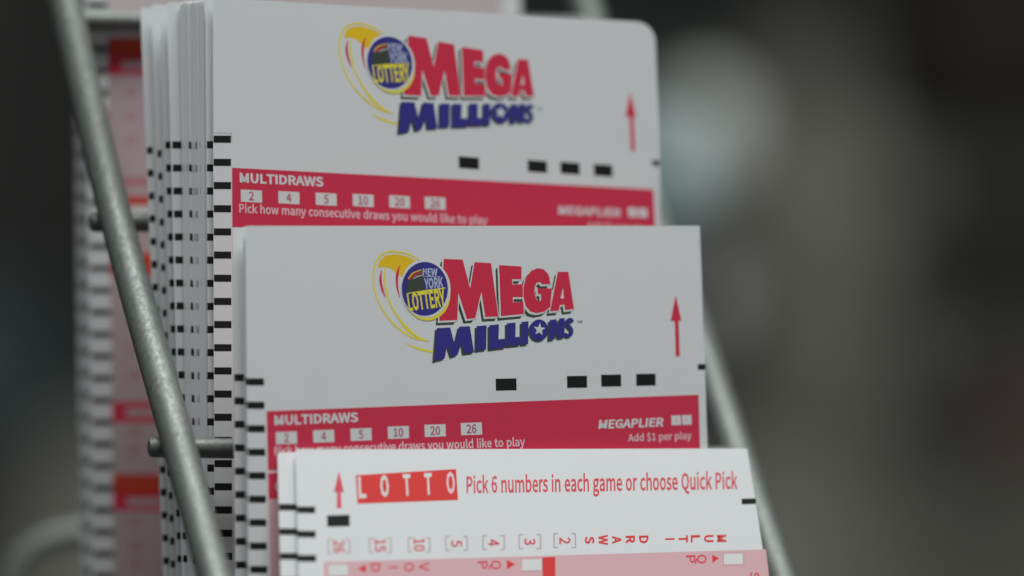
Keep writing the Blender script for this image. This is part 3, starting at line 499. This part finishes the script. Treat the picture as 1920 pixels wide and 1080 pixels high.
# ------------------------------------------------------------------ far stack seen left of and behind the rail
sj = Surf(.0575, .325, -.03, .2, 0.)
GJ = 'slips in the shaded stack behind the left rail'
def far_slip(surf, xt, xb, yt, my, lab, dy=0, prints=True, group=GJ, mk=34, mo=4, mw=38):
    f = lean(xt, yt, xb, 1080)
    p, org = slip_mesh('play_slip', surf, (xt, yt), (xt+817, yt+4), (f(BOT)+820, BOT), (f(BOT), BOT), M['paper'], 3, 20)
    tag(p, lab, 'play slip', group)
    timing(surf, p, org, [(f(my+i*41.2)+mo, my+i*41.2) for i in range(mk)], mw, th=11.5)
    if prints:
        pr = Print(surf)
        def X(y, o=0): return f(y)+42+o
        def q(y0, y1, key, layer=1, o=0, w=740, nx=12): pr.quad((X(y0,o),y0),(X(y0,o)+w,y0),(X(y1,o)+w,y1),(X(y1,o),y1), key, layer, nx, 2)
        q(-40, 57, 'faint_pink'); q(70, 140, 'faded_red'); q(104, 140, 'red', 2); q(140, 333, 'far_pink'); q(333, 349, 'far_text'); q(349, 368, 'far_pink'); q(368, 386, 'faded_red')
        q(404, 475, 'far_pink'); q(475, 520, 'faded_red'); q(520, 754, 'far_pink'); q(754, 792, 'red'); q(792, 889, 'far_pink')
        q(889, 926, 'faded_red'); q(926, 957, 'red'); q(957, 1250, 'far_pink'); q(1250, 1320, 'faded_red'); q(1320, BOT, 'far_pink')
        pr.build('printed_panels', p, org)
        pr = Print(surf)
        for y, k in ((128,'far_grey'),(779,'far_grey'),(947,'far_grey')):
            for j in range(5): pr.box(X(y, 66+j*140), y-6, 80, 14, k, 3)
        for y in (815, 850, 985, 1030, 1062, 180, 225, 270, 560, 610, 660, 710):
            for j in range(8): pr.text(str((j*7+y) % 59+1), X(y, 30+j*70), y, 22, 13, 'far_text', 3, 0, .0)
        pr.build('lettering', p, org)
    return p
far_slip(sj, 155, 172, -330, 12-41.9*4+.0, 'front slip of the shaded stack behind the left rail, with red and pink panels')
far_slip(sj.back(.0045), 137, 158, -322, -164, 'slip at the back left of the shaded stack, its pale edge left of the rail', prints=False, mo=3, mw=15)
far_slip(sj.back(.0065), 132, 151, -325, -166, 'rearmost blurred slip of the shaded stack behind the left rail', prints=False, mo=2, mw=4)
# ------------------------------------------------------------------ wire rack
def tube(name, pts, r, parent, cap=True, n=20, sub=8, org=None, mat='steel'):
    P = [Vector(p) for p in pts]; Q = []
    if len(P) > 2:
        for i in range(len(P)-1):
            p0 = P[max(i-1,0)]; p1 = P[i]; p2 = P[i+1]; p3 = P[min(i+2,len(P)-1)]
            for k in range(sub):
                t = k/sub
                Q.append(.5*((2*p1)+(p2-p0)*t+(2*p0-5*p1+4*p2-p3)*t*t+(3*p1-p0-3*p2+p3)*t**3))
        Q.append(P[-1])
    else: Q = [P[0].lerp(P[1], k/sub) for k in range(sub+1)]
    R = [r]*len(Q)
    if cap:   # rounded ends
        d0 = (Q[0]-Q[1]).normalized(); d1 = (Q[-1]-Q[-2]).normalized()
        Q = [Q[0]+d0*r*.40, Q[0]+d0*r*.22]+Q+[Q[-1]+d1*r*.22, Q[-1]+d1*r*.40]; R = [r*.72, r*.94]+R+[r*.94, r*.72]
    V = []; F = []
    up = Vector((0, 1, .2)).normalized()
    for i, q in enumerate(Q):
        d = (Q[min(i+1,len(Q)-1)]-Q[max(i-1,0)]).normalized()
        u = d.cross(up)
        if u.length < .05: u = d.cross(Vector((1,0,0)))
        u.normalize(); v = d.cross(u)
        for k in range(n):
            a = 2*math.pi*k/n; V.append(q+(u*math.cos(a)+v*math.sin(a))*R[i])
    for i in range(len(Q)-1):
        for k in range(n): F.append((i*n+k, i*n+(k+1)%n, (i+1)*n+(k+1)%n, (i+1)*n+k))
    F.append(tuple(range(n))); F.append(tuple((len(Q)-1)*n+k for k in reversed(range(n))))
    o = link(name, V, F, [M[mat]], parent=parent, org=org, smooth=True)
    o.data.polygons[len(F)-1].use_smooth = False; o.data.polygons[len(F)-2].use_smooth = False
    return o
ro = W(900, 1900, 0)
rack = empty('wire_rack', ro); tag(rack, 'dull steel wire rack holding the stacks of lottery slips', 'wire rack')
def ry(py): return -.0155+(840-py)*.0268/425 if py > 415 else .0113+(415-py)*.0145/378
rail = [W(x, y, ry(y)) for x, y in ((28,-420),(121,0),(219,415),(337,840),(402,1080),(515,1480),(610,1800))]
tube('side_rail', rail, .00285, rack, org=ro, sub=10)
def rr(py): return ry(py)+.0495
rail2 = [W(x, y, rr(y)) for x, y in ((968,-420),(1098,12),(1222,415),(1288,582),(1370,820),(1464,1088),(1600,1480),(1700,1800))]
tube('side_rail', rail2, .0030, rack, org=ro, sub=10)
def bar(px0, px1, py, y_at, r=.0017, drop=0.):
    a = W(px0, py, y_at); b = Vector(a); x1 = (px1-960)/K*(1+y_at)*1.02
    b = Vector((x1, a.y+.325*(x1-a.x), a.z-drop))
    tube('crossbar', [a, b], r, rack, org=ro)
bar(287, 1372, 838.5, -.0125, drop=.0024)
bar(177, 1225, 416.5, .0150)
bar(119, 1110, 37, .0300)
bar(390, 1520, 1290, -.046)
bar(500, 1640, 1700, -.076)
bar(30, 990, -330, .0420)
tube('foot_loop', [W(18,1500,.10),W(18,1200,.10),W(25,1096,.10),W(52,1040,.10),W(104,1010,.10),W(190,998,.10),W(420,992,.10),W(900,990,.10)], .0024, rack, org=ro, sub=8, mat='lit_steel')
# ------------------------------------------------------------------ blurred background
def boxobj(name, px0, px1, py0, py1, y, depth, mat, label=None, cat=None, bev=.03, kind=None, group=None):
    """box whose front face stands at distance y behind the rack, with bevelled edges"""
    import bmesh
    a = W(px0, py0, y); b = W(px1, py1, y); bm = bmesh.new(); bmesh.ops.create_cube(bm, size=1)
    c = Vector(((a.x+b.x)/2, y+depth/2, (a.z+b.z)/2)); sx, sy, sz = abs(b.x-a.x), depth, abs(a.z-b.z)
    for v in bm.verts: v.co = Vector((v.co.x*sx, v.co.y*sy, v.co.z*sz))
    bmesh.ops.bevel(bm, geom=bm.edges[:], offset=min(sx, sy, sz)*bev*3, segments=3, affect='EDGES', profile=.6)
    me = bpy.data.meshes.new(name); bm.to_mesh(me); bm.free(); me.materials.append(mat)
    o = bpy.data.objects.new(name, me); COL.objects.link(o); o.location = c
    return tag(o, label, cat, group, kind)
wm = matte('wall_paint_grey', (0.088,0.092,0.080), 1.2, .25)
def wall():
    V = [(-6,2.2,-4),(6,2.2,-4),(6,2.2,4),(-6,2.2,4)]; o = link('wall', V, [(0,1,2,3)], [wm]); tag(o, kind='structure')
wall()
def lathe(name, prof, c, mat, label, cat):
    V = []; F = []; n = 32
    for r, z in prof:
        for k in range(n): a = 2*math.pi*k/n; V.append((r*math.cos(a)+c.x, r*math.sin(a)+c.y, z+c.z))
    for i in range(len(prof)-1):
        for k in range(n): F.append((i*n+k, i*n+(k+1)%n, (i+1)*n+(k+1)%n, (i+1)*n+k))
    return tag(link(name, V, F, [mat], org=c, smooth=True), label, cat)
Y = 1.0
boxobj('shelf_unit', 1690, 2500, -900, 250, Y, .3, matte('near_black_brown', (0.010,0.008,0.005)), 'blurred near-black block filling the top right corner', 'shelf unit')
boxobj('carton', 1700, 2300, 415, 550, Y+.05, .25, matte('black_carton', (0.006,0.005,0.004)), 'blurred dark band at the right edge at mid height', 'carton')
boxobj('crate', 1690, 1850, 735, 850, Y, .2, matte('dark_crate', (0.024,0.024,0.022)), 'blurred dark crate at lower right beside a red item', 'crate')
boxobj('bag', 1890, 2100, 760, 830, Y-.1, .15, matte('deep_red_fabric', (0.068,0.010,0.017)), 'blurred deep red item at the right edge', 'bag')
boxobj('cabinet', 860, 1500, -900, 40, Y+.3, .3, matte('dark_slate', (0.012,0.017,0.019)), 'blurred dark slate block along the top behind the rear stack', 'cabinet')
boxobj('column', 1410, 1690, 130, 1000, Y+.8, .2, matte('grey_column_paint', (0.370,0.364,0.328)), 'blurred grey upright column right of the slips', 'column')
boxobj('low_counter', 1240, 2100, 880, 1900, Y+.4, .3, matte('counter_grey', (0.405,0.404,0.351)), 'blurred grey counter at the bottom right', 'counter')
boxobj('panel', -700, 146, -900, 790, Y+.3, .3, matte('charcoal_panel', (0.022,0.023,0.021)), 'blurred charcoal panel filling the upper left edge', 'panel')
boxobj('drawer_unit', -400, 400, 830, 1900, Y+.2, .3, matte('olive_grey_paint', (0.200,0.199,0.177)), 'blurred olive grey unit behind the bent wire at lower left', 'drawer unit')
boxobj('monitor', -300, 70, 560, 830, Y+.1, .15, matte('blue_slate', (0.038,0.056,0.060)), 'blurred bluish dark block at the left edge', 'monitor')
cc = W(1322, 262, .75)
lathe('round_light_shade', [(.0005,.0165),(.006,.0155),(.0092,.0120),(.0112,.0065),(.0100,0),(.0112,-.0065),(.0092,-.0120),(.006,-.0155),(.0005,-.0165)], cc, matte('milky_white', (.52,.545,.52), 8, .05), 'blurred pale round shade right of the rear stack', 'light shade')
boxobj('pale_blue_box', 1200, 1300, 250, 370, .70, .03, matte('pale_blue_card', (0.463,0.665,0.698)), 'blurred pale blue box below the round shade', 'box')
boxobj('small_white_box', 1290, 1360, 500, 610, .75, .03, matte('grey_white_card', (0.450,0.465,0.465)), 'blurred light grey box right of the middle stack', 'box')
# ------------------------------------------------------------------ light, camera
w = bpy.data.worlds.new('World'); S.world = w; w.use_nodes = True
bg = w.node_tree.nodes['Background']; bg.inputs['Color'].default_value = (.97,1.0,.99,1); bg.inputs['Strength'].default_value = .073
def area(name, loc, target, size, energy, col=(1,1,1)):
    l = bpy.data.lights.new(name, 'AREA'); l.shape = 'RECTANGLE'; l.size = size[0]; l.size_y = size[1]; l.energy = energy; l.color = col
    o = bpy.data.objects.new(name, l); COL.objects.link(o); o.location = loc
    o.rotation_euler = (Vector(target)-Vector(loc)).to_track_quat('-Z', 'Y').to_euler(); return o
area('ceiling_lamp', (.05,-.30,1.0), (0,0,0), (.9,.3), 14.2, (.985,1,.99))
area('front_left_fill', (-.7,-1.3,.35), (0,0,0), (.8,.8), .35, (.97,1,1))  # added fill from front left, lifts the edges of the rear stack
area('background_fill', (.5,.2,1.2), (.12,1.4,0), (1.2,.4), 9.0, (1,1,.97))  # added fill to brighten the background, not a lamp of the shop
area('right_fill', (.9,-1.6,.5), (0,0,0), (1.0,.8), .42, (.97,1,1))  # added side fill from the right, no real window behind it
cam = bpy.data.cameras.new('camera'); co = bpy.data.objects.new('camera', cam); COL.objects.link(co)
co.location = (0,-1,0); co.rotation_euler = (math.pi/2, 0, 0)
cam.lens = FL; cam.sensor_width = 36; cam.clip_start = .01; cam.clip_end = 50
cam.dof.use_dof = True; cam.dof.focus_distance = .9955; cam.dof.aperture_fstop = 4.3
S.camera = co
S.view_settings.view_transform = 'Standard'; S.view_settings.look = 'None'; S.view_settings.gamma = 1
S.view_settings.exposure = 0; S.view_settings.use_curve_mapping = False
